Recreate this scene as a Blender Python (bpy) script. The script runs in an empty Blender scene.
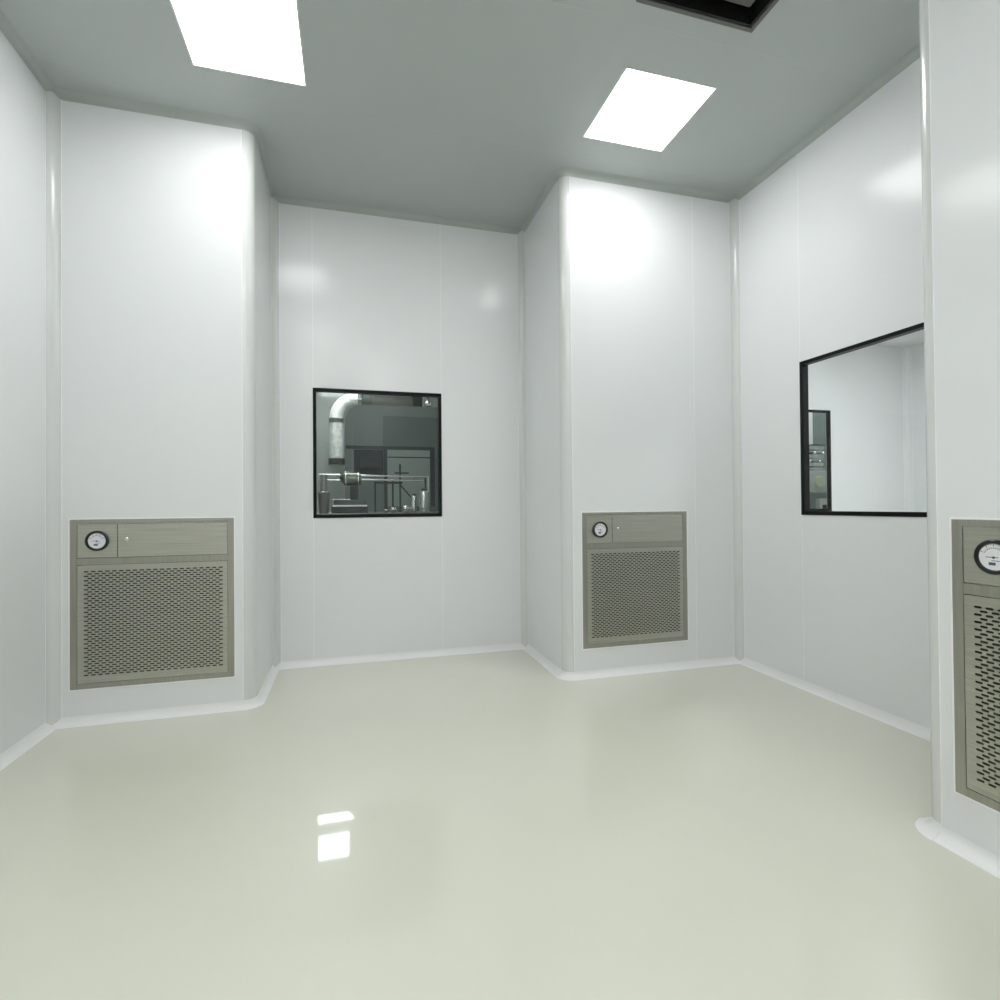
import bpy, bmesh, math, random
import numpy as np
from mathutils import Vector, Matrix

random.seed(4)
scene = bpy.context.scene
COL = scene.collection
PI = math.pi

# ------------------------------------------------------------------ camera
CAM_Z = 1.2075
YAW, PITCH, ROLL = 0.26968, 0.00943, 0.00821
F_PX = 537.258
fw = Vector((math.sin(YAW) * math.cos(PITCH), math.cos(YAW) * math.cos(PITCH), math.sin(PITCH)))
rt = Vector((math.cos(YAW), -math.sin(YAW), 0))
dn = fw.cross(rt)
cr, sr = math.cos(ROLL), math.sin(ROLL)
right, down = cr * rt + sr * dn, -sr * rt + cr * dn
cam_data = bpy.data.cameras.new('camera')
cam_data.sensor_width = 36
cam_data.lens = 36 * F_PX / 1000
cam_data.clip_start = 0.02
cam = bpy.data.objects.new('camera', cam_data)
cam.matrix_world = Matrix(((right.x, -down.x, -fw.x, 0), (right.y, -down.y, -fw.y, 0),
                           (right.z, -down.z, -fw.z, CAM_Z), (0, 0, 0, 1)))
COL.objects.link(cam)
scene.camera = cam

# ------------------------------------------------------------------ world, exposure
world = bpy.data.worlds.new('world')
scene.world = world
world.use_nodes = True
world.node_tree.nodes['Background'].inputs[0].default_value = (0.5, 0.55, 0.6, 1)
world.node_tree.nodes['Background'].inputs[1].default_value = 0.05
scene.view_settings.view_transform = 'Standard'
scene.view_settings.look = 'None'
scene.view_settings.exposure = 0.0
scene.view_settings.gamma = 1.0
scene.view_settings.use_curve_mapping = False
LAMP = 15.8            # radiance of the clean-room ceiling panels
LAMP_EAST = 24.0        # panels of the room behind the right-hand window
LAMP_PLANT = 15.0       # panels of the equipment room

# ------------------------------------------------------------------ room dimensions (metres)
XL, X1, X2, XR, X4 = -1.612, -0.567, 1.419, 2.8455, 2.034
Y1, Y2, Y3, Y4 = 3.543, 4.336, 3.471, 1.514
H = 3.549
YB = -2.3              # wall behind the camera
CF = CC = 0.0445       # floor and ceiling coves
CV = 0.050             # concave vertical corner profiles
RO = 0.064             # rounded outer corners
T = 0.05               # panel thickness
EX, EH, EY0 = 5.69, 2.84, 0.2     # room behind the right-hand window
PX0, PX1, PY1 = -1.5, 7.2, 9.8    # equipment room

# ------------------------------------------------------------------ materials
def mat(name, base, rough=0.5, metal=0.0, spec=0.5, coat=0.0, coat_rough=0.05, noise=None, bump=None, aniso=0.0):
    m = bpy.data.materials.new(name)
    m.use_nodes = True
    nt = m.node_tree
    b = nt.nodes['Principled BSDF']
    b.inputs['Base Color'].default_value = (*base, 1)
    b.inputs['Roughness'].default_value = rough
    b.inputs['Metallic'].default_value = metal
    b.inputs['Specular IOR Level'].default_value = spec
    b.inputs['Coat Weight'].default_value = coat
    b.inputs['Coat Roughness'].default_value = coat_rough
    b.inputs['Anisotropic'].default_value = aniso
    tc = nt.nodes.new('ShaderNodeTexCoord')
    if noise:                                   # (scale xyz, amount, detail)
        sc, amt, det = noise
        mp = nt.nodes.new('ShaderNodeMapping')
        mp.inputs['Scale'].default_value = sc
        nz = nt.nodes.new('ShaderNodeTexNoise')
        nz.inputs['Scale'].default_value = 1.0
        nz.inputs['Detail'].default_value = det
        rp = nt.nodes.new('ShaderNodeMapRange')
        rp.inputs[1].default_value, rp.inputs[2].default_value = 0.3, 0.7
        rp.inputs[3].default_value, rp.inputs[4].default_value = 1 - amt, 1 + amt
        mx = nt.nodes.new('ShaderNodeMix')
        mx.data_type = 'RGBA'
        mx.blend_type = 'MULTIPLY'
        mx.inputs[0].default_value = 1
        mx.inputs[6].default_value = (*base, 1)
        nt.links.new(tc.outputs['Object'], mp.inputs[0])
        nt.links.new(mp.outputs[0], nz.inputs['Vector'])
        nt.links.new(nz.outputs['Fac'], rp.inputs[0])
        nt.links.new(rp.outputs[0], mx.inputs[7])
        nt.links.new(mx.outputs[2], b.inputs['Base Color'])
    if bump:                                    # (scale xyz, strength, distance)
        sc, st, ds = bump
        mp = nt.nodes.new('ShaderNodeMapping')
        mp.inputs['Scale'].default_value = sc
        nz = nt.nodes.new('ShaderNodeTexNoise')
        nz.inputs['Scale'].default_value = 1.0
        nz.inputs['Detail'].default_value = 3
        bp = nt.nodes.new('ShaderNodeBump')
        bp.inputs['Strength'].default_value = st
        bp.inputs['Distance'].default_value = ds
        nt.links.new(tc.outputs['Object'], mp.inputs[0])
        nt.links.new(mp.outputs[0], nz.inputs['Vector'])
        nt.links.new(nz.outputs['Fac'], bp.inputs['Height'])
        nt.links.new(bp.outputs[0], b.inputs['Normal'])
    return m

def emit(name, col, strength):
    m = bpy.data.materials.new(name)
    m.use_nodes = True
    nt = m.node_tree
    nt.nodes.remove(nt.nodes['Principled BSDF'])
    e = nt.nodes.new('ShaderNodeEmission')
    e.inputs[0].default_value = (*col, 1)
    e.inputs[1].default_value = strength
    nt.links.new(e.outputs[0], nt.nodes['Material Output'].inputs[0])
    return m

def glass(name, tint):
    m = bpy.data.materials.new(name)
    m.use_nodes = True
    nt = m.node_tree
    nt.nodes.remove(nt.nodes['Principled BSDF'])
    tr = nt.nodes.new('ShaderNodeBsdfTransparent')
    tr.inputs[0].default_value = (*tint, 1)
    gl = nt.nodes.new('ShaderNodeBsdfGlossy')
    gl.inputs['Roughness'].default_value = 0.01
    lw = nt.nodes.new('ShaderNodeLayerWeight')          # Schlick reflectance, the same from both sides
    lw.inputs[0].default_value = 0.5
    pw = nt.nodes.new('ShaderNodeMath')
    pw.operation = 'POWER'
    pw.inputs[1].default_value = 5
    fr = nt.nodes.new('ShaderNodeMath')
    fr.operation = 'MULTIPLY_ADD'
    fr.inputs[1].default_value, fr.inputs[2].default_value = 0.98, 0.02
    nt.links.new(lw.outputs['Facing'], pw.inputs[0])
    nt.links.new(pw.outputs[0], fr.inputs[0])
    mx = nt.nodes.new('ShaderNodeMixShader')
    nt.links.new(fr.outputs[0], mx.inputs[0])
    nt.links.new(tr.outputs[0], mx.inputs[1])
    nt.links.new(gl.outputs[0], mx.inputs[2])
    nt.links.new(mx.outputs[0], nt.nodes['Material Output'].inputs[0])
    return m

M = dict(
    wall=mat('white_coated_panel', (0.84, 0.855, 0.86), 0.17, spec=0.24, bump=((5, 5, 2), 0.02, 0.01)),
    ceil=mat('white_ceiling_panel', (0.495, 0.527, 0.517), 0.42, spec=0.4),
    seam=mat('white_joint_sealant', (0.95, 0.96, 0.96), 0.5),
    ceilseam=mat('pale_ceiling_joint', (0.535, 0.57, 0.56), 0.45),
    cove=mat('white_floor_cove', (0.90, 0.91, 0.90), 0.3),
    post=mat('pale_aluminium_profile', (0.73, 0.745, 0.73), 0.18, spec=0.6),
    cornice=mat('grey_aluminium_profile', (0.45, 0.485, 0.46), 0.3),
    floor=mat('pale_green_epoxy', (0.765, 0.77, 0.655), 0.28, spec=0.3, coat=0.85, coat_rough=0.035,
              noise=((1.3, 1.3, 1.3), 0.015, 2), bump=((1.5, 1.5, 1.5), 0.02, 0.01)),
    steel=mat('brushed_stainless_steel', (0.49, 0.49, 0.42), 0.36, metal=0.92, noise=((3, 3, 160), 0.10, 3)),
    steel_dark=mat('satin_steel_frame', (0.40, 0.39, 0.34), 0.38, metal=0.92, noise=((120, 120, 6), 0.06, 3)),
    groove=mat('dark_gap', (0.05, 0.05, 0.045), 0.7),
    filter=mat('grey_brown_filter', (0.06, 0.057, 0.048), 0.8),
    black=mat('black_window_frame', (0.006, 0.007, 0.007), 0.4, spec=0.15),
    bezel=mat('black_bezel', (0.012, 0.013, 0.013), 0.3),
    dial=mat('white_dial', (0.86, 0.87, 0.90), 0.35),
    ink=mat('dial_ink', (0.10, 0.10, 0.14), 0.6),
    chrome=mat('chrome', (0.85, 0.86, 0.86), 0.1, metal=1.0),
    lampframe=mat('white_lamp_frame', (0.85, 0.86, 0.86), 0.4),
    foil=mat('crinkled_foil', (0.90, 0.92, 0.90), 0.40, metal=0.10, noise=((16, 16, 16), 0.14, 4), bump=((26, 26, 26), 1.0, 0.02)),
    polished=mat('polished_steel', (0.72, 0.73, 0.72), 0.16, metal=1.0),
    grey=mat('grey_green_paint', (0.20, 0.235, 0.22), 0.45),
    greydark=mat('dark_slate_paint', (0.12, 0.145, 0.14), 0.4),
    slate=mat('blue_black_frame', (0.022, 0.035, 0.040), 0.35),
    panel=mat('pale_grey_panel', (0.34, 0.385, 0.36), 0.3),
    machine=mat('light_grey_machine_paint', (0.62, 0.64, 0.61), 0.35),
    dark=mat('dark_casting', (0.03, 0.035, 0.032), 0.4),
    motor=mat('green_grey_motor', (0.16, 0.17, 0.14), 0.22, metal=0.7),
    plant=mat('grey_equipment_wall', (0.42, 0.45, 0.43), 0.10),
    cream=mat('cream_plastic', (0.70, 0.70, 0.50), 0.4),
    ventblack=mat('black_plenum', (0.010, 0.011, 0.010), 0.35),
    ventrim=mat('dark_metal_rim', (0.15, 0.145, 0.135), 0.4, metal=0.5),
    ventgrey=mat('grey_vent_metal', (0.30, 0.29, 0.27), 0.35, metal=0.6),
    glass=glass('clear_window_glass', (0.95, 0.97, 0.972)),
    lamp=emit('lamp_diffuser', (0.985, 0.997, 1.0), LAMP),
    lamp_east=emit('east_lamp_diffuser', (1.0, 0.99, 1.0), LAMP_EAST),
    lamp_plant=emit('plant_lamp_diffuser', (0.95, 1.0, 0.97), LAMP_PLANT),
)

# ------------------------------------------------------------------ mesh helpers
class MB:
    def __init__(s):
        s.v, s.f, s.m = [], [], []
    def add(s, vs, fs, mi=0):
        n = len(s.v)
        s.v += [tuple(v) for v in vs]
        s.f += [tuple(i + n for i in f) for f in fs]
        s.m += [mi] * len(fs)
        return s
    def box(s, a, b, mi=0):
        x0, y0, z0 = [min(p, q) for p, q in zip(a, b)]
        x1, y1, z1 = [max(p, q) for p, q in zip(a, b)]
        vs = [(x0, y0, z0), (x1, y0, z0), (x1, y1, z0), (x0, y1, z0), (x0, y0, z1), (x1, y0, z1), (x1, y1, z1), (x0, y1, z1)]
        return s.add(vs, [(0, 3, 2, 1), (4, 5, 6, 7), (0, 1, 5, 4), (1, 2, 6, 5), (2, 3, 7, 6), (3, 0, 4, 7)], mi)
    def tube(s, path, radii, n=20, mi=0, caps=True):
        path = [Vector(p) for p in path]
        if not isinstance(radii, (list, tuple)):
            radii = [radii] * len(path)
        rings, up = [], None
        for i, p in enumerate(path):
            a = path[max(i - 1, 0)]
            b = path[min(i + 1, len(path) - 1)]
            t = (b - a).normalized()
            if up is None:
                up = Vector((0, 0, 1)) if abs(t.z) < 0.9 else Vector((1, 0, 0))
            u = (up - t * up.dot(t)).normalized()
            up = u
            w = t.cross(u)
            rings.append([p + radii[i] * (u * math.cos(2 * PI * k / n) + w * math.sin(2 * PI * k / n)) for k in range(n)])
        vs = [v for r in rings for v in r]
        fs = []
        for i in range(len(rings) - 1):
            for k in range(n):
                fs.append((i * n + k, i * n + (k + 1) % n, (i + 1) * n + (k + 1) % n, (i + 1) * n + k))
        if caps:
            fs.append(tuple(range(n - 1, -1, -1)))
            fs.append(tuple((len(rings) - 1) * n + k for k in range(n)))
        return s.add(vs, fs, mi)
    def lathe(s, prof, c, axis='Z', n=32, mi=0):      # prof: list of (radius, height along the axis)
        vs, fs = [], []
        for r, hh in prof:
            for k in range(n):
                a = 2 * PI * k / n
                p, q = r * math.cos(a), r * math.sin(a)
                vs.append({'Z': (c[0] + p, c[1] + q, c[2] + hh), 'Y': (c[0] + p, c[1] + hh, c[2] + q),
                           'X': (c[0] + hh, c[1] + p, c[2] + q)}[axis])
        for i in range(len(prof) - 1):
            for k in range(n):
                fs.append((i * n + k, i * n + (k + 1) % n, (i + 1) * n + (k + 1) % n, (i + 1) * n + k))
        fs.append(tuple(range(n)))
        fs.append(tuple((len(prof) - 1) * n + k for k in range(n)))
        return s.add(vs, fs, mi)

def obj(name, mb, mats, parent=None, smooth=True, bevel=0.0, kind=None, angle=35):
    me = bpy.data.meshes.new(name)
    me.from_pydata(mb.v, [], mb.f)
    for m in (mats if isinstance(mats, (list, tuple)) else [mats]):
        me.materials.append(M[m])
    for p, mi in zip(me.polygons, mb.m):
        p.material_index = mi
    bm = bmesh.new()
    bm.from_mesh(me)
    bmesh.ops.recalc_face_normals(bm, faces=bm.faces)
    bm.to_mesh(me)
    bm.free()
    if smooth:
        me.polygons.foreach_set('use_smooth', [True] * len(me.polygons))
        me.set_sharp_from_angle(angle=math.radians(angle))
    o = bpy.data.objects.new(name, me)
    COL.objects.link(o)
    if parent:
        o.parent = parent
    if bevel:
        md = o.modifiers.new('bevel', 'BEVEL')
        md.width = bevel
        md.segments = 2
        md.limit_method = 'ANGLE'
    if kind:
        o['kind'] = kind
    return o

def thing(name, label, cat, loc=(0, 0, 0), rz=0.0, group=None):
    o = bpy.data.objects.new(name, None)
    o.empty_display_size = 0.1
    COL.objects.link(o)
    o.location = loc
    o.rotation_euler = (0, 0, rz)
    tag(o, label, cat, group)
    return o

def tag(o, label, cat, group=None):
    o['label'] = label
    o['category'] = cat
    if group:
        o['group'] = group
    return o

def copy_tree(o, parent=None):
    c = o.copy()
    COL.objects.link(c)
    c.parent = parent
    for ch in [x for x in bpy.data.objects if x.parent == o]:
        copy_tree(ch, c)
    return c

def holed_slab(mb, u0, u1, v0, v1, w0, w1, holes, put, mi=0):
    """slab in the u,v plane between depths w0 and w1, with rectangular holes cut right through"""
    us = sorted({u0, u1, *[q for hh in holes for q in hh[:2]]})
    vs = sorted({v0, v1, *[q for hh in holes for q in hh[2:]]})
    for i in range(len(us) - 1):
        run = None
        for j in range(len(vs) - 1):
            cu, cv = (us[i] + us[i + 1]) / 2, (vs[j] + vs[j + 1]) / 2
            solid = not any(a < cu < b and c < cv < d for a, b, c, d in holes)
            if solid and run is None:
                run = vs[j]
            if (not solid or j == len(vs) - 2) and run is not None:
                end = vs[j] if not solid else vs[j + 1]
                mb.box(put(us[i], run, w0), put(us[i + 1], end, w1), mi)
                run = None

XZ = lambda u, v, w: (u, w, v)      # wall facing -Y or +Y
YZ = lambda u, v, w: (w, u, v)      # wall facing -X or +X
XY = lambda u, v, w: (u, v, w)      # ceiling

def wall(name, put, u0, u1, w0, w1, face, holes=(), seams=(), z0=0.0, z1=H, m='wall', mseam='seam'):
    mb = MB()
    holed_slab(mb, u0, u1, z0, z1, w0, w1, list(holes), put)
    sg = 1 if face > (w0 + w1) / 2 else -1
    for s_ in seams:
        if isinstance(s_, (int, float)):
            s_ = (s_, z0 + 0.04, z1 - 0.04)
        u, a, b = s_
        mb.box(put(u - 0.0018, a, face - sg * 0.002), put(u + 0.0018, b, face + sg * 0.0008), 1)
    return obj(name, mb, [m, mseam], kind='structure', smooth=False)

# ------------------------------------------------------------------ structure
# return air units: width, height, foot height
UW, UH, UZ = 0.838, 0.951, 0.194
U1X, U2X, U3Y = -1.520, 1.552, 1.397          # left edge of each as seen
cut = 0.030                                     # the hole in the wall is this much smaller all round
# windows
W1 = (-0.281, 0.709, 1.119, 2.118)              # on the back wall: x0, x1, z0, z1
W2 = (1.878, 2.868, 1.127, 2.130)               # on the right wall: y0, y1, z0, z1
W3 = (3.680, 4.668, 1.120, 2.135)               # back wall of the room beyond
wh = lambda w: (w[0] + 0.004, w[1] - 0.004, w[2] + 0.004, w[3] - 0.004)

# ceiling with openings for lamps and vent
LS = 0.568
lamps = [(-0.797, 2.580), (1.432, 2.566), (-0.70, 0.60), (0.10, -0.75), (-1.00, -1.65), (0.35, -1.90)]  # last three are unseen panels added behind the camera as fill light
VENT = (1.285, 1.925, 1.570, 2.210)
mb = MB()
holes = [(x, x + LS, y, y + LS) for x, y in lamps] + [VENT]
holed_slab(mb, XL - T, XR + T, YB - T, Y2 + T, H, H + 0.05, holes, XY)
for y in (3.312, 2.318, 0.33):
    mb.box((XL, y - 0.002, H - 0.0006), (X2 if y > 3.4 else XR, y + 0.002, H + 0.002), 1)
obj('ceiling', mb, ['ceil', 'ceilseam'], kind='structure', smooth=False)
mb = MB().box((XL - T, YB - T, -0.08), (PX1 + T, PY1 + T, 0.0))
obj('floor', mb, 'floor', kind='structure', smooth=False)

wall('wall_left', YZ, YB, Y1 + T, XL - T, XL, XL, seams=(1.9,))
wall('wall_rear', XZ, XL - T, X4 + T, YB - T, YB, YB, seams=(-0.6, 0.4, 1.4))
wall('wall_left_pier', XZ, XL, X1 - RO, Y1, Y1 + T, Y1,
     holes=[(U1X + cut, U1X + UW - cut, UZ + cut, UZ + UH - cut)], seams=((X1 - RO - 0.003, 0.05, H - 0.05),))
wall('wall_left_pier_side', YZ, Y1 + RO, Y2, X1 - T, X1, X1)
wall('wall_back', XZ, XL, PX1, Y2, Y2 + T, Y2, holes=[wh(W1), wh(W3)],
     seams=((W1[0], 0.04, W1[2]), (W1[0], W1[3], H - 0.04), (W1[1], 0.04, W1[2]), (W1[1], W1[3], H - 0.04)))
wall('wall_right_pier_side', YZ, Y3 + RO, Y2, X2, X2 + T, X2)
wall('wall_right_pier', XZ, X2 + RO, XR, Y3, Y3 + T, Y3,
     holes=[(U2X + cut, U2X + UW - cut, UZ + cut, UZ + UH - cut)], seams=(2.469, (X2 + RO + 0.003, 0.05, H - 0.05)))
wall('wall_right', YZ, Y4 - T, Y2, XR, XR + T, XR, holes=[wh(W2)],
     seams=((W2[1], 0.04, W2[2]), (W2[1], W2[3], H - 0.04)))
wall('wall_near_pier', YZ, YB - T, Y4 - RO, X4, X4 + T, X4,
     holes=[(U3Y - UW + cut, U3Y - cut, UZ + cut, UZ + UH - cut)], seams=((Y4 - RO - 0.003, 0.05, H - 0.05),))
wall('wall_near_pier_side', XZ, X4 + RO, XR, Y4 - T, Y4, Y4)
# room behind the right-hand window
wall('wall_east_room', YZ, EY0 - T, Y2, EX, EX + T, EX)
wall('wall_east_room_front', XZ, XR + T, EX, EY0 - T, EY0, EY0)
wall('wall_east_room_side', YZ, EY0, Y4 - T, XR, XR + T, XR + T)
mb = MB()
elamps = [(3.9, 2.6), (3.9, 1.0)]
holed_slab(mb, XR + T, EX, EY0, Y2, EH, EH + 0.05, [(x, x + LS, y, y + LS) for x, y in elamps], XY)
obj('ceiling_east_room', mb, 'wall', kind='structure', smooth=False)
# equipment room
wall('wall_equipment_room_left', YZ, Y2 + T, PY1, PX0 - T, PX0, PX0, m='plant')
wall('wall_equipment_room_right', YZ, Y2 + T, PY1, PX1, PX1 + T, PX1, m='plant')
wall('wall_equipment_room_back', XZ, PX0 - T, PX1 + T, PY1, PY1 + T, PY1, m='plant', seams=(-0.9, 0.1, 1.1))
plamps = [(-0.62, 7.65), (-0.56, 8.52), (-0.35, 4.75), (4.9, 4.50), (2.6, 7.6), (5.6, 4.50)]  # those over the bench and filling machine are added out of view for brightness
mb = MB()
holed_slab(mb, PX0 - T, PX1 + T, Y2 + T, PY1 + T, H, H + 0.05, [(x, x + LS, y, y + LS) for x, y in plamps], XY)
obj('ceiling_equipment_room', mb, 'plant', kind='structure', smooth=False)

# ---- coves: (put, run start, run end, wall plane, sign into the room, end rules)  -1 inner corner, 0 flush, +1 none
def cove_profile(c, n=8):
    pts = [(c, 0.0)]
    for k in range(1, n):
        a = PI / 2 * k / n
        pts.append((c - c * math.sin(a), c - c * math.cos(a)))
    pts.append((0.0, c))
    return pts                      # (distance from wall, height from floor)

def cove(name, along, s0, s1, plane, sg, ceiling=False, in0=False, in1=False, c=CF, m='cove'):
    prof = cove_profile(c) + [(0.0, 0.0)]
    mb = MB()
    n = len(prof)
    vs = []
    for s, inner, d in ((s0, in0, 1), (s1, in1, -1)):
        for dist, hh in prof:
            u = s + (d * dist if inner else 0)
            z = H - hh if ceiling else hh
            w = plane + sg * dist
            vs.append((u, w, z) if along == 'X' else (w, u, z))
    fs = [(k, (k + 1) % n, n + (k + 1) % n, n + k) for k in range(n)] + [tuple(range(n)), tuple(range(2 * n - 1, n - 1, -1))]
    mb.add(vs, fs)
    return obj(name, mb, m, kind='structure')

def cove_cap(name, cx, cy, a0, r, ceiling=False, c=CF, m='cove', grow=0.0):
    """the rounded outer-corner piece joining two coves around a vertical profile of radius r"""
    prof = cove_profile(c + grow) + [(-0.004, c + grow), (-0.004, 0.0)]
    mb = MB()
    n, k = len(prof), 10
    vs = []
    for i in range(k + 1):
        a = a0 + (PI / 2) * i / k
        for dist, hh in prof:
            vs.append((cx + (r + dist) * math.cos(a), cy + (r + dist) * math.sin(a), H - hh if ceiling else hh))
    fs = []
    for i in range(k):
        for j in range(n):
            fs.append((i * n + j, i * n + (j + 1) % n, (i + 1) * n + (j + 1) % n, (i + 1) * n + j))
    fs += [tuple(range(n)), tuple(k * n + j for j in range(n))]
    mb.add(vs, fs)
    return obj(name, mb, m, kind='structure')

runs = [  # name, along, s0, s1, plane, sign, inner0, inner1
    ('left', 'Y', YB, Y1, XL, 1, True, True),
    ('left_pier', 'X', XL, X1 - RO, Y1, -1, True, False),
    ('left_pier_side', 'Y', Y1 + RO, Y2, X1, 1, False, True),
    ('back', 'X', X1, X2, Y2, -1, True, True),
    ('right_pier_side', 'Y', Y3 + RO, Y2, X2, -1, False, True),
    ('right_pier', 'X', X2 + RO, XR, Y3, -1, False, True),
    ('right', 'Y', Y4, Y3, XR, -1, True, True),
    ('near_pier_side', 'X', X4 + RO, XR, Y4, 1, False, True),
    ('near_pier', 'Y', YB, Y4 - RO, X4, -1, True, False),
    ('rear', 'X', XL, X4, YB, 1, True, True)]
tn = 0
def trim():
    global tn
    tn += 1
    return 'trim_%d' % tn
for nm, al, s0, s1, pl, sg, i0, i1 in runs:
    cove('baseboard_' + nm, al, s0, s1, pl, sg, False, i0, i1)
    cove(trim(), al, s0, s1, pl, sg, True, i0, i1, c=CC, m='cornice')
outer = [(X1 - RO, Y1 + RO, -PI / 2), (X2 + RO, Y3 + RO, PI), (X4 + RO, Y4 - RO, PI / 2)]
for k, (cx, cy, a0) in enumerate(outer):
    cove_cap('baseboard_' + ('left_corner', 'right_corner', 'near_corner')[k], cx, cy, a0, RO, grow=(0.001, 0.001, 0.005)[k])
    cove_cap(trim(), cx, cy, a0, RO, ceiling=True, c=CC, m='cornice')
    mb = MB()                                   # rounded vertical corner profile
    pts = [(cx + RO * math.cos(a0 + PI / 2 * i / 12), cy + RO * math.sin(a0 + PI / 2 * i / 12)) for i in range(13)] + [(cx, cy)]
    n = len(pts)
    mb.add([(x, y, z) for z in (0.0, H) for x, y in pts],
           [(i, (i + 1) % n, n + (i + 1) % n, n + i) for i in range(n)] + [tuple(range(n)), tuple(range(n, 2 * n))])
    obj(trim(), mb, 'post', kind='structure')

def corner_cove(cx, cy, sx, sy, z1=H, m='post'):
    """concave profile in an inside corner at cx,cy; the room lies towards sx,sy"""
    pts = [(cx + sx * d, cy + sy * e) for d, e in cove_profile(CV)] + [(cx, cy)]
    n = len(pts)
    mb = MB().add([(x, y, z) for z in (0.0, z1) for x, y in pts],
                  [(i, (i + 1) % n, n + (i + 1) % n, n + i) for i in range(n)] + [tuple(range(n)), tuple(range(n, 2 * n))])
    for (x, y, ox, oy) in ((cx + sx * CV, cy, sx, 0), (cx, cy + sy * CV, 0, sy)):   # sealant line on each edge
        ax, ay = x + ox * 0.004 + (0 if ox else sx * 0.001), y + oy * 0.004 + (0 if oy else sy * 0.001)
        mb.box((x, y, 0.04), (ax, ay, z1 - 0.04), 1)
    obj(trim(), mb, [m, 'seam'], kind='structure')
corner_cove(XL, Y1, 1, -1)
corner_cove(X1, Y2, 1, -1)
corner_cove(X2, Y2, -1, -1)
corner_cove(XR, Y3, -1, -1)
corner_cove(EX, Y2, -1, -1, z1=EH, m='wall')

# ---- windows: black frame right through the panel, two panes
def window(name, put, w, d0, d1, kind_m='black'):
    u0, u1, v0, v1 = w
    b = 0.022
    e = 0.006
    mb = MB()
    lo, hi = min(d0, d1) - e, max(d0, d1) + e
    mb.box(put(u0, v0, lo), put(u0 + b, v1, hi))
    mb.box(put(u1 - b, v0, lo), put(u1, v1, hi))
    mb.box(put(u0 + b, v0, lo), put(u1 - b, v0 + b + 0.004, hi))
    mb.box(put(u0 + b, v1 - b, lo), put(u1 - b, v1, hi))
    fr = obj(name, mb, 'black', kind='structure', bevel=0.0015)
    for dd in (lo + 0.006, hi - 0.006):
        p = MB()
        p.add([put(u0 + b, v0 + b + 0.004, dd), put(u1 - b, v0 + b + 0.004, dd), put(u1 - b, v1 - b, dd), put(u0 + b, v1 - b, dd)], [(0, 1, 2, 3)])
        obj('pane', p, 'glass', fr, smooth=False)
    return fr
window('window_1', XZ, W1, Y2, Y2 + T)
window('window_2', YZ, W2, XR, XR + T - 0.012)
window('window_3', XZ, W3, Y2, Y2 + 0.024)

# ------------------------------------------------------------------ ceiling lamps and vent
def ceiling_lamp(x, y, z, m, label, group=None):
    t = thing('ceiling_light', label, 'light', (x, y, z), 0, group)
    b = 0.008
    mb = MB()
    for a, c in (((0, 0), (LS, b)), ((0, LS - b), (LS, LS)), ((0, b), (b, LS - b)), ((LS - b, b), (LS, LS - b))):
        mb.box((a[0], a[1], -0.002), (c[0], c[1], 0.04))
    obj('frame', mb, 'lampframe', t)
    obj('diffuser', MB().box((b, b, 0.001), (LS - b, LS - b, 0.03)), m, t)
    return t
lab = ['large square ceiling panel light above the left wall pier, cropped by the picture edge',
       'square ceiling panel light in front of the right-hand pier, beside the black vent',
       'ceiling panel light behind the camera on the left, middle row', 'unseen ceiling panel light added for fill behind the camera near the middle of the room',
       'unseen ceiling panel light added for fill behind the camera on the left, last row', 'unseen ceiling panel light added for fill behind the camera on the right, last row']
for (x, y), l in zip(lamps, lab):
    ceiling_lamp(x, y, H, 'lamp', l, 'clean room ceiling panel lights')
for (x, y), l in zip(elamps, ('ceiling panel light of the room behind the right window, farther one', 'ceiling panel light of the room behind the right window, nearer one')):
    ceiling_lamp(x, y, EH, 'lamp_east', l, 'side room ceiling lights')
for (x, y), l in zip(plamps, ('equipment room ceiling light mirrored lower in the floor', 'equipment room ceiling light mirrored higher in the floor',
                              'unseen equipment room ceiling light added to brighten the things on the bench', 'unseen equipment room ceiling light added to brighten the filling machine', 'equipment room ceiling light in the middle of that room', 'unseen equipment room ceiling light added on the right for more light on the filling machine')):
    ceiling_lamp(x, y, H, 'lamp_plant', l, 'equipment room ceiling lights')

vt = thing('ceiling_vent', 'square black ceiling vent opening with a thin grey metal rim', 'vent', (VENT[0], VENT[2], H))
S = VENT[1] - VENT[0]
mb = MB()
b = 0.022
for a, c in (((0, 0), (S, b)), ((0, S - b), (S, S)), ((0, b), (b, S - b)), ((S - b, b), (S, S - b))):
    mb.box((a[0], a[1], -0.012), (c[0], c[1], 0.02))
obj('rim', mb, 'ventrim', vt, bevel=0.002)
mb = MB()
mb.box((b, b, 0.20), (S - b, S - b, 0.21))
for a, c in (((b, b), (S - b, b + .01)), ((b, S - b - .01), (S - b, S - b)), ((b, b + .01), (b + .01, S - b - .01)), ((S - b - .01, b + .01), (S - b, S - b - .01))):
    mb.box((a[0], a[1], -0.006), (c[0], c[1], 0.20))
obj('plenum_box', mb, 'ventblack', vt)
mb = MB().box((0.075, 0.075, 0.030), (S - 0.075, S - 0.075, 0.042))
obj('baffle_plate', mb, 'ventrim', vt, bevel=0.003)
mb = MB()
for (x, y) in ((0.05, 0.05), (S - 0.05, 0.05), (0.05, S - 0.05), (S - 0.05, S - 0.05)):
    mb.tube([(x, y, 0.02), (x, y, 0.20)], 0.006, 10)
mb.box((0.035, S / 2 - 0.01, 0.043), (S - 0.035, S / 2 + 0.01, 0.058))
obj('bracket', mb, 'ventblack', vt)

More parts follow.
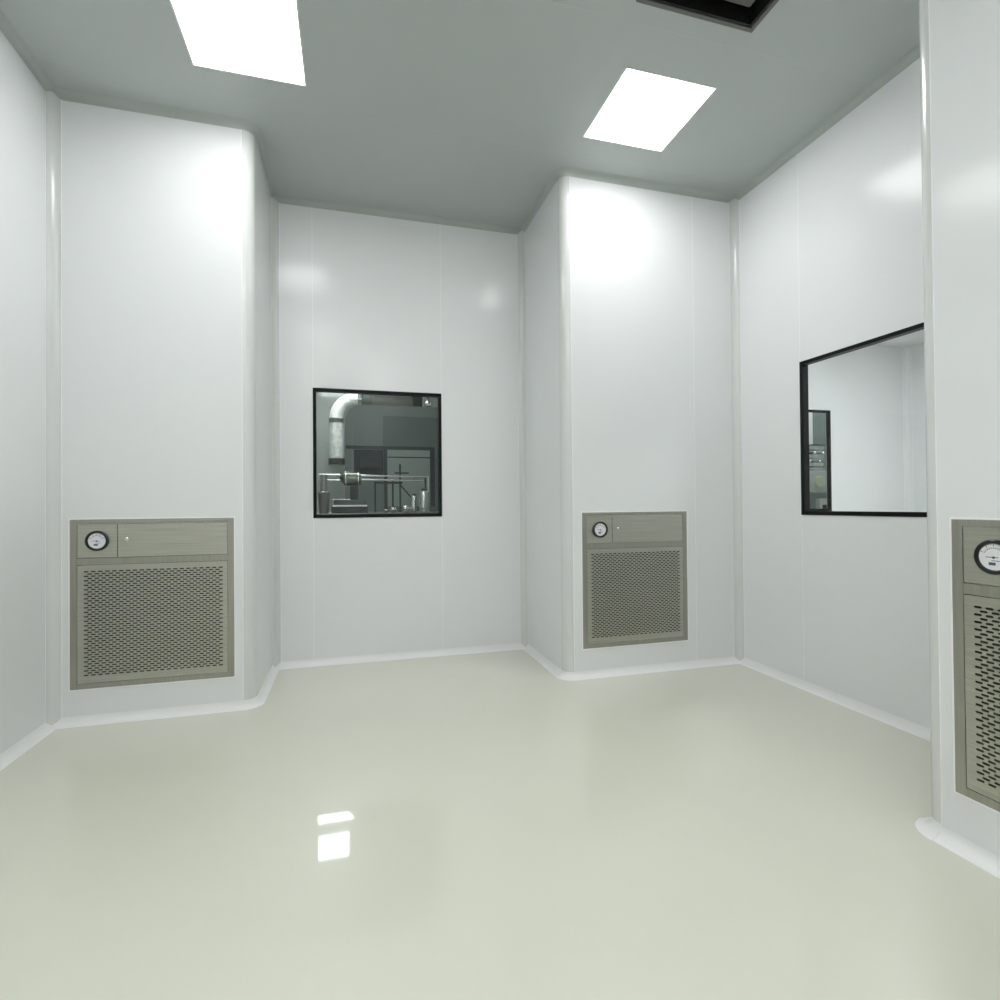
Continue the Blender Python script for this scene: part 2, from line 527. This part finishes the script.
# ------------------------------------------------------------------ return air units
def perforated(u0, u1, v0, v1, hu0, hu1, hv0, hv1, nx, ny, d_front, d_back):
    """sheet in the local x,z plane (front towards -y) with a staggered field of real slots"""
    mb = MB()
    pu, pv = (hu1 - hu0) / nx, (hv1 - hv0) / ny
    sl, sh = 0.0240 / 2, 0.0076 / 2
    e = sh
    def cell(a, b, c, d, hole):
        if not hole:
            mb.add([(a, d_front, c), (b, d_front, c), (b, d_front, d), (a, d_front, d)], [(0, 1, 2, 3)])
            return
        mu, mv = (a + b) / 2, (c + d) / 2
        o = [(a, c), (mu - sl + e, c), (mu + sl - e, c), (b, c), (b, mv), (b, d), (mu + sl - e, d), (mu - sl + e, d), (a, d), (a, mv)]
        i = [(mu - sl + e * .3, mv - sh * .7), (mu - sl + e, mv - sh), (mu + sl - e, mv - sh), (mu + sl - e * .3, mv - sh * .7), (mu + sl, mv),
             (mu + sl - e * .3, mv + sh * .7), (mu + sl - e, mv + sh), (mu - sl + e, mv + sh), (mu - sl + e * .3, mv + sh * .7), (mu - sl, mv)]
        n = 10
        vs = [(p, d_front, q) for p, q in o] + [(p, d_front, q) for p, q in i] + [(p, d_back, q) for p, q in i]
        fs = [(k, (k + 1) % n, n + (k + 1) % n, n + k) for k in range(n)]
        fs += [(n + k, n + (k + 1) % n, 2 * n + (k + 1) % n, 2 * n + k) for k in range(n)]
        mb.add(vs, fs)
    for j in range(ny):
        c, d = hv0 + j * pv, hv0 + (j + 1) * pv
        if j % 2 == 0:
            for i in range(nx):
                cell(hu0 + i * pu, hu0 + (i + 1) * pu, c, d, True)
        else:
            cell(hu0, hu0 + pu / 2, c, d, False)
            for i in range(nx - 1):
                cell(hu0 + (i + .5) * pu, hu0 + (i + 1.5) * pu, c, d, True)
            cell(hu1 - pu / 2, hu1, c, d, False)
    for a, b, c, d in ((u0, u1, v0, hv0), (u0, u1, hv1, v1), (u0, hu0, hv0, hv1), (hu1, u1, hv0, hv1)):
        mb.add([(a, d_front, c), (b, d_front, c), (b, d_front, d), (a, d_front, d)], [(0, 1, 2, 3)])
    for (p, q) in (((u0, v0), (u1, v0)), ((u1, v0), (u1, v1)), ((u1, v1), (u0, v1)), ((u0, v1), (u0, v0))):
        mb.add([(p[0], d_front, p[1]), (q[0], d_front, q[1]), (q[0], d_back, q[1]), (p[0], d_back, p[1])], [(0, 1, 2, 3)])
    return mb

def make_unit():
    """local frame: origin at the lower left corner on the wall face, x to the right, z up, -y out of the wall"""
    t = thing('return_air_unit', '', 'air vent', (0, 0, 0))
    bs, bt, bb = 0.034, 0.024, 0.030
    z_rail0, z_rail1 = UH - 0.256, UH - 0.218
    # white sealant bead round the outside
    mb = MB()
    s = 0.007
    for a, c in (((-s, -s), (0, UH + s)), ((UW, -s), (UW + s, UH + s)), ((0, UH), (UW, UH + s)), ((0, -s), (UW, 0))):
        mb.box((a[0], -0.003, a[1]), (c[0], -0.0002, c[1]))
    obj('sealant_bead', mb, 'seam', t)
    # frame: flanged outer border, middle rail, sleeve into the wall
    mb = MB()
    f0, f1 = -0.0055, -0.0006
    mb.box((0, f0, 0), (bs, f1, UH))
    mb.box((UW - bs, f0, 0), (UW, f1, UH))
    mb.box((bs, f0, 0), (UW - bs, f1, bb))
    mb.box((bs, f0, UH - bt), (UW - bs, f1, UH))
    mb.box((bs, f0 + 0.0015, z_rail0), (UW - bs, 0.012, z_rail1))
    obj('frame', mb, 'steel_dark', t, bevel=0.0012)
    mb = MB()
    q = 0.0335
    for a, c in (((q, q), (q + .002, UH - q)), ((UW - q - .002, q), (UW - q, UH - q)), ((q, q), (UW - q, q + .002)), ((q, UH - q - .002), (UW - q, UH - q))):
        mb.box((a[0], 0.0005, a[1]), (c[0], 0.05, c[1]))
    mb.box((q, 0.05, q), (UW - q, 0.052, UH - q))
    obj('plenum', mb, 'groove', t)
    g = 0.0018
    zt = UH - bt - g
    zm = z_rail1 + g
    xg = bs + 0.198
    gp = obj('gauge_panel', MB().box((bs + g, -0.0035, zm), (xg - g, 0.002, zt)), 'steel', t, bevel=0.0008)
    # differential pressure gauge
    cx, cz, R = 0.134, UH - 0.121, 0.057
    mb = MB().lathe([(R, -0.0036), (R, -0.018), (R - .004, -0.022), (R - .010, -0.022), (R - .0135, -0.016), (R - .0135, -0.012)], (cx, 0, cz), 'Y', 40)
    ga = obj('pressure_gauge', mb, 'bezel', t)
    ri = R - 0.0135
    mb = MB().lathe([(ri - .0002, -0.0119), (ri - .0002, -0.0145)], (cx, 0, cz), 'Y', 40)
    obj('dial_face', mb, 'dial', ga)
    mb = MB()
    def mark(a0, a1, r0, r1, n=1):
        vs, fs = [], []
        for i in range(n + 1):
            a = a0 + (a1 - a0) * i / n
            for r in (r0, r1):
                vs.append((cx + r * math.cos(a), -0.0147, cz + r * math.sin(a)))
        fs = [(2 * i, 2 * i + 1, 2 * i + 3, 2 * i + 2) for i in range(n)]
        mb.add(vs, fs)
    mark(math.radians(25), math.radians(155), ri * .66, ri * .69, 16)
    for k in range(13):
        a = math.radians(25 + k * 130 / 12)
        mark(a - .014, a + .014, ri * .69, ri * (.84 if k % 3 == 0 else .77))
    for k in range(5):                           # darker figure-sized blocks outside the scale
        a = math.radians(25 + k * 130 / 4)
        mark(a - .05, a + .05, ri * .87, ri * .93)
    mb.box((cx - ri * .34, -0.0147, cz - ri * .62), (cx + ri * .12, -0.0146, cz - ri * .40))
    mb.box((cx - ri * .16, -0.0147, cz - ri * .30), (cx + ri * .40, -0.0146, cz - ri * .25))
    obj('scale_marks', mb, 'ink', ga)
    mb = MB()
    mb.box((cx - ri * .52, -0.0162, cz - ri * .04), (cx + ri * .30, -0.0155, cz + ri * .01))
    mb.lathe([(0.004, -0.0146), (0.004, -0.0165)], (cx, 0, cz - ri * .03), 'Y', 14)
    obj('needle', mb, 'ink', ga)
    # access door with round lock
    dr = obj('access_door', MB().box((xg + g, -0.0042, zm), (UW - bs - g, 0.002, zt)), 'steel', t, bevel=0.0008)
    mb = MB().lathe([(0.0105, -0.0043), (0.0105, -0.010), (0.008, -0.0125), (0.003, -0.013)], (0.277, 0, UH - 0.115), 'Y', 20)
    obj('lock', mb, 'chrome', dr)
    # perforated grille
    mb = perforated(bs + g, UW - bs - g, bb + g, z_rail0 - g, 0.061, UW - 0.056, UH - 0.882, UH - 0.288, 21, 47, -0.0040, -0.0022)
    obj('perforated_panel', mb, 'steel', t, smooth=False)
    mb = MB().box((bs + .004, 0.018, bb + .006), (UW - bs - .004, 0.024, z_rail0 - .006))
    obj('filter_mat', mb, 'filter', t)
    return t

def set_unit(u, loc, rz, label):
    u.location = loc
    u.rotation_euler = (0, 0, rz)
    u['label'] = label
    u['group'] = 'stainless return air units'
u1 = make_unit()
u2, u3 = copy_tree(u1), copy_tree(u1)
set_unit(u1, (U1X, Y1, UZ), 0, 'stainless perforated return air unit with pressure gauge in the left wall pier')
set_unit(u2, (U2X, Y3, UZ + 0.005), 0, 'stainless perforated return air unit with pressure gauge in the pier between the two windows')
set_unit(u3, (X4, U3Y, UZ), -PI / 2, 'nearest stainless return air unit, cut off by the right picture edge')

# ------------------------------------------------------------------ equipment seen through the back window
BZ = 1.146
t = thing('steel_bench', 'grey steel bench carrying the equipment behind the back window', 'bench', (0, 0, 0))
obj('bench_top', MB().box((-0.55, 4.74, BZ - 0.04), (1.05, 5.95, BZ)), 'ventgrey', t, bevel=0.003)
for x in (-0.50, 1.0):
    for y in (4.79, 5.90):
        obj('leg', MB().box((x - .025, y - .025, 0), (x + .025, y + .025, BZ - 0.04)), 'ventgrey', t)
obj('edge_strip', MB().box((-0.26, 4.732, BZ - 0.012), (0.12, 4.739, BZ - 0.001)), 'polished', t)

# insulated duct with elbow
t = thing('foil_duct', 'bright foil-wrapped air duct with a bend, hanging behind the back window', 'duct', (0, 0, 0))
dx, dy, r, R = -0.232, 9.3, 0.117, 0.338
ez = 2.661
obj('vertical_run', MB().tube([(dx, dy, z) for z in np.linspace(1.993, 2.59, 14)], r, 28), 'foil', t)
mb = MB()
path = [(dx + R - R * math.cos(a), dy, ez + R * math.sin(a)) for a in np.linspace(0, PI / 2, 18)]
mb.tube(path + [(dx + R + 0.05, dy, ez + R)], r, 28)
obj('elbow', mb, 'foil', t)
obj('joint_sleeve', MB().tube([(dx, dy, 2.58), (dx, dy, 2.67)], r - .007, 28), 'ventgrey', t)
for z in (2.594, 2.643):
    obj('joint_band', MB().tube([(dx, dy, z), (dx, dy, z + .013)], r + .010, 28), 'ventgrey', t)
for x, e in ((.008, .008), (.040, .013)):
    obj('flange', MB().tube([(dx + R + x, dy, ez + R), (dx + R + x + .024, dy, ez + R)], r + e, 28), 'polished', t)
obj('outlet_collar', MB().tube([(dx, dy, 1.897), (dx, dy, 1.998)], r + .017, 28), 'dark', t)
obj('connecting_sleeve', MB().tube([(dx + R + .065, dy, ez + R), (0.335, dy, ez + R)], r - .017, 24), 'greydark', t)
mb = MB().tube([(0.325, dy, ez + R), (0.348, dy, ez + R), (0.348, dy, ez + R), (1.05, dy, ez + R - 0.017)], [0.095, 0.095, 0.085, 0.085], 24)
obj('horizontal_run', mb, 'ventgrey', t)
obj('damper', MB().box((1.02, dy - .10, 2.83), (1.18, dy + .10, 3.10)), 'dark', t, bevel=0.01)
for x, z in ((1.10, 3.10), (dx + R, ez + R + r)):
    obj('hanger_rod', MB().tube([(x, dy, z), (x, dy, H)], 0.012, 10), 'dark', t)

t = thing('hanging_lamp', 'small silver dome lamp hanging at the upper right behind the back window', 'lamp', (0.762, 5.5, 2.228))
mb = MB().lathe([(0.034, 0.0), (0.036, 0.008), (0.031, 0.03), (0.02, 0.05), (0.010, 0.065)], (0, 0, 0), 'Z', 24)
obj('dome', mb, 'polished', t)
obj('rod', MB().tube([(0, 0, 0.06), (0, 0, H - 2.228)], 0.006, 10), 'dark', t)

# big cabinet behind
t = thing('process_cabinet', 'tall grey process cabinet with a dark-framed window behind the foil duct', 'cabinet', (0, 6.4, 0))
def rounded_profile(x0, x1, z0, z1, rr, n=10):
    pts = [(x0, z0), (x1, z0), (x1, z1)]
    for k in range(n + 1):
        a = PI / 2 + PI / 2 * k / n
        pts.append((x0 + rr + rr * math.cos(a), z1 - rr + rr * math.sin(a)))
    return pts
pts = rounded_profile(-0.07, 1.22, 0.0, 2.385, 0.20)
n = len(pts)
mb = MB().add([(x, y, z) for y in (0.0, 0.9) for x, z in pts],
              [(i, (i + 1) % n, n + (i + 1) % n, n + i) for i in range(n)] + [tuple(range(n)), tuple(range(n, 2 * n))])
obj('body', mb, 'grey', t)
obj('side_panel', MB().box((0.365, -0.012, 0.2), (1.10, -0.001, 2.26)), 'greydark', t, bevel=0.003)
obj('trim_strip', MB().box((0.005, -0.010, 0.2), (0.018, -0.001, 2.10)), 'ventgrey', t)
mb = MB()
mb.box((-0.06, -0.022, 1.865), (0.96, -0.0125, 1.905))
mb.box((0.905, -0.022, 1.20), (0.96, -0.0125, 1.865))
mb.box((0.37, -0.022, 1.20), (0.405, -0.0125, 1.865))
obj('window_frame', mb, 'slate', t, bevel=0.002)
obj('window_panel', MB().box((0.406, -0.018, 1.20), (0.904, -0.0125, 1.864)), 'panel', t)
obj('window_bar', MB().box((0.406, -0.021, 1.770), (0.904, -0.0185, 1.784)), 'slate', t)
obj('lower_panel', MB().box((0.03, -0.011, 1.55), (0.362, -0.0015, 1.86)), 'slate', t, bevel=0.002)
obj('control_box', MB().box((0.085, -0.060, 1.655), (0.33, -0.0115, 1.775)), 'dark', t, bevel=0.004)

# pipe rig with drive
t = thing('pipe_rig', 'polished double pipe with a fat cylindrical drive, standing on the bench behind the back window', 'pipe', (0, 5.2, BZ))
mb = MB().tube([(-0.285, 0, 0.352), (-0.10, 0, 0.352)], 0.011, 16)
mb.tube([(0.088, 0, 0.349), (0.722, 0, 0.340)], 0.010, 16)
obj('upper_rail', mb, 'polished', t)
mb = MB().tube([(-0.285, 0.02, 0.306), (-0.10, 0.02, 0.306)], 0.009, 16)
mb.tube([(0.085, 0.02, 0.312), (0.70, 0.02, 0.304)], 0.009, 16)
obj('lower_rail', mb, 'polished', t)
mb = MB().lathe([(0.014, -0.105), (0.045, -0.072), (0.064, -0.066), (0.066, -0.05), (0.066, 0.06), (0.060, 0.066), (0.060, 0.085), (0.03, 0.092)], (0, 0, 0.318), 'X', 32)
mt = obj('drive_housing', mb, 'motor', t)
for x in (0.062, -0.05):
    obj('ring', MB().lathe([(0.0675, -0.004), (0.0675, 0.004)], (x, 0, 0.318), 'X', 32), 'polished', mt)
obj('drive_post', MB().box((-0.012, -0.03, 0.0), (0.062, 0.03, 0.26)), 'dark', t, bevel=0.004)
for x in (-0.265, -0.225):
    obj('leg', MB().tube([(x, 0, 0), (x, 0, 0.352)], 0.012, 14), 'ventgrey', t)
for x in (0.716, 0.69):
    obj('leg', MB().tube([(x, 0, 0), (x, 0, 0.345)], 0.011 if x > .7 else .007, 14), 'polished' if x > .7 else 'dark', t)

# tapered bucket, instruments, canisters, fittings
t = thing('steel_bucket', 'tapered grey steel bucket at the lower left behind the back window', 'bucket', (-0.236, 5.0, BZ))
obj('body', MB().lathe([(0.040, 0.0), (0.052, 0.186)], (0, 0, 0), 'Z', 28), 'ventgrey', t)
obj('rim', MB().lathe([(0.055, 0.182), (0.056, 0.190), (0.052, 0.192)], (0, 0, 0), 'Z', 28), 'polished', t)
t = thing('instrument_box', 'low dark box with bright metal edges under the drive, behind the back window', 'instrument', (-0.015, 5.0, BZ))
obj('case', MB().box((-0.155, -0.09, 0.0), (0.155, 0.09, 0.075)), 'dark', t, bevel=0.004)
obj('edge_trim', MB().box((-0.145, -0.097, 0.060), (0.150, -0.0905, 0.072)), 'polished', t)
obj('upper_case', MB().box((-0.135, -0.02, 0.0755), (0.150, 0.085, 0.118)), 'greydark', t, bevel=0.004)
obj('top_plate', MB().box((-0.145, -0.03, 0.1185), (0.005, 0.07, 0.126)), 'polished', t)
t = thing('steel_canister', 'tall polished steel canister at the lower right behind the back window', 'canister', (0.645, 4.97, BZ), 0, 'steel canisters')
obj('body', MB().lathe([(0.044, 0), (0.046, 0.01), (0.046, 0.185), (0.040, 0.197)], (0, 0, 0), 'Z', 28), 'polished', t)
obj('lid', MB().lathe([(0.030, 0.198), (0.030, 0.215), (0.02, 0.222)], (0, 0, 0), 'Z', 24), 'dark', t)
t2 = copy_tree(t)
t2.location = (0.560, 5.05, BZ)
t2.scale = (0.62, 0.62, 0.78)
t2['label'] = 'slim polished steel canister left of the taller canister behind the back window'
for (x, y, s, l) in ((0.365, 4.95, 1.0, 'small shiny steel bowl in the middle of the bench behind the back window'),
                     (0.305, 5.02, 0.62, 'tiny steel bowl left of the shiny bowl behind the back window'),
                     (0.485, 5.0, 1.35, 'largest steel bowl on the bench, right beside the canisters')):
    o = obj('steel_bowl', MB().lathe([(0.016 * s, 0), (0.03 * s, 0.010 * s), (0.036 * s, 0.026 * s), (0.028 * s, 0.042 * s), (0.012 * s, 0.052 * s)], (0, 0, 0), 'Z', 24), 'polished')
    o.location = (x, y, BZ)
    tag(o, l, 'bowl', 'steel bowls')
t = thing('rod_stand', 'dark upright rods with a slanting brace between the pipe and the canisters', 'stand', (0, 5.5, BZ))
for x, w, h1 in ((0.228, .008, .31), (0.333, .014, .31), (0.401, .008, .31), (0.474, .009, .482)):
    obj('rod', MB().box((x - w, -.008, 0), (x + w, .008, h1)), 'dark', t)
obj('brace', MB().tube([(0.480, 0, 0.27), (0.60, 0, 0.13), (0.60, 0, 0.0)], 0.007, 10), 'dark', t)
obj('cross_bar', MB().box((0.22, .009, .285), (0.50, .016, .305)), 'dark', t)
obj('clamp', MB().box((0.42, -.02, .385), (0.56, -.0085, .40)), 'dark', t)

# ------------------------------------------------------------------ machine seen through both right-hand windows
t = thing('filling_machine', 'steel filling machine with a cream round cover behind the far window, beyond the right wall', 'machine', (5.0, 5.2, 0))
obj('base_cabinet', MB().box((-0.25, 0.0, 0.0), (0.54, 0.6, 1.32)), 'grey', t, bevel=0.006)
obj('front_panel', MB().box((0.225, -0.02, 1.335), (0.535, 0.5, 1.59)), 'machine', t, bevel=0.004)
obj('round_cover', MB().lathe([(0.07, -0.022), (0.07, -0.035), (0.06, -0.042)], (0.395, 0, 1.455), 'Y', 32), 'cream', t)
obj('hopper_box', MB().box((0.36, -0.06, 1.10), (0.53, -0.001, 1.255)), 'machine', t, bevel=0.004)
obj('hopper_opening', MB().box((0.40, -0.064, 1.11), (0.49, -0.0605, 1.18)), 'dark', t)
for z, rr, y, m in ((1.618, .013, 0.05, 'polished'), (1.668, .020, 0.07, 'foil'), (1.722, .010, 0.04, 'polished'), (1.768, .024, 0.07, 'foil'), (1.822, .010, 0.04, 'polished'), (1.872, .026, 0.07, 'foil')):
    obj('manifold_pipe', MB().tube([(0.12, y, z), (0.545, y, z)], rr, 16), m, t)
for x, z in ((0.30, 1.70), (0.45, 1.70), (0.375, 1.80), (0.50, 1.80)):
    obj('valve', MB().lathe([(0.012, -0.02), (0.020, -0.012), (0.020, 0.0), (0.012, 0.02)], (x, 0.02, z), 'Y', 18), 'polished', t)
obj('white_post', MB().box((0.262, -0.01, 1.90), (0.325, 0.05, 2.30)), 'seam', t, bevel=0.003)
obj('hood', MB().box((0.335, 0.02, 1.91), (0.66, 0.5, 2.35)), 'grey', t, bevel=0.006)
obj('mast', MB().box((0.20, 0.2, 1.5905), (0.54, 0.45, 1.91)), 'greydark', t)
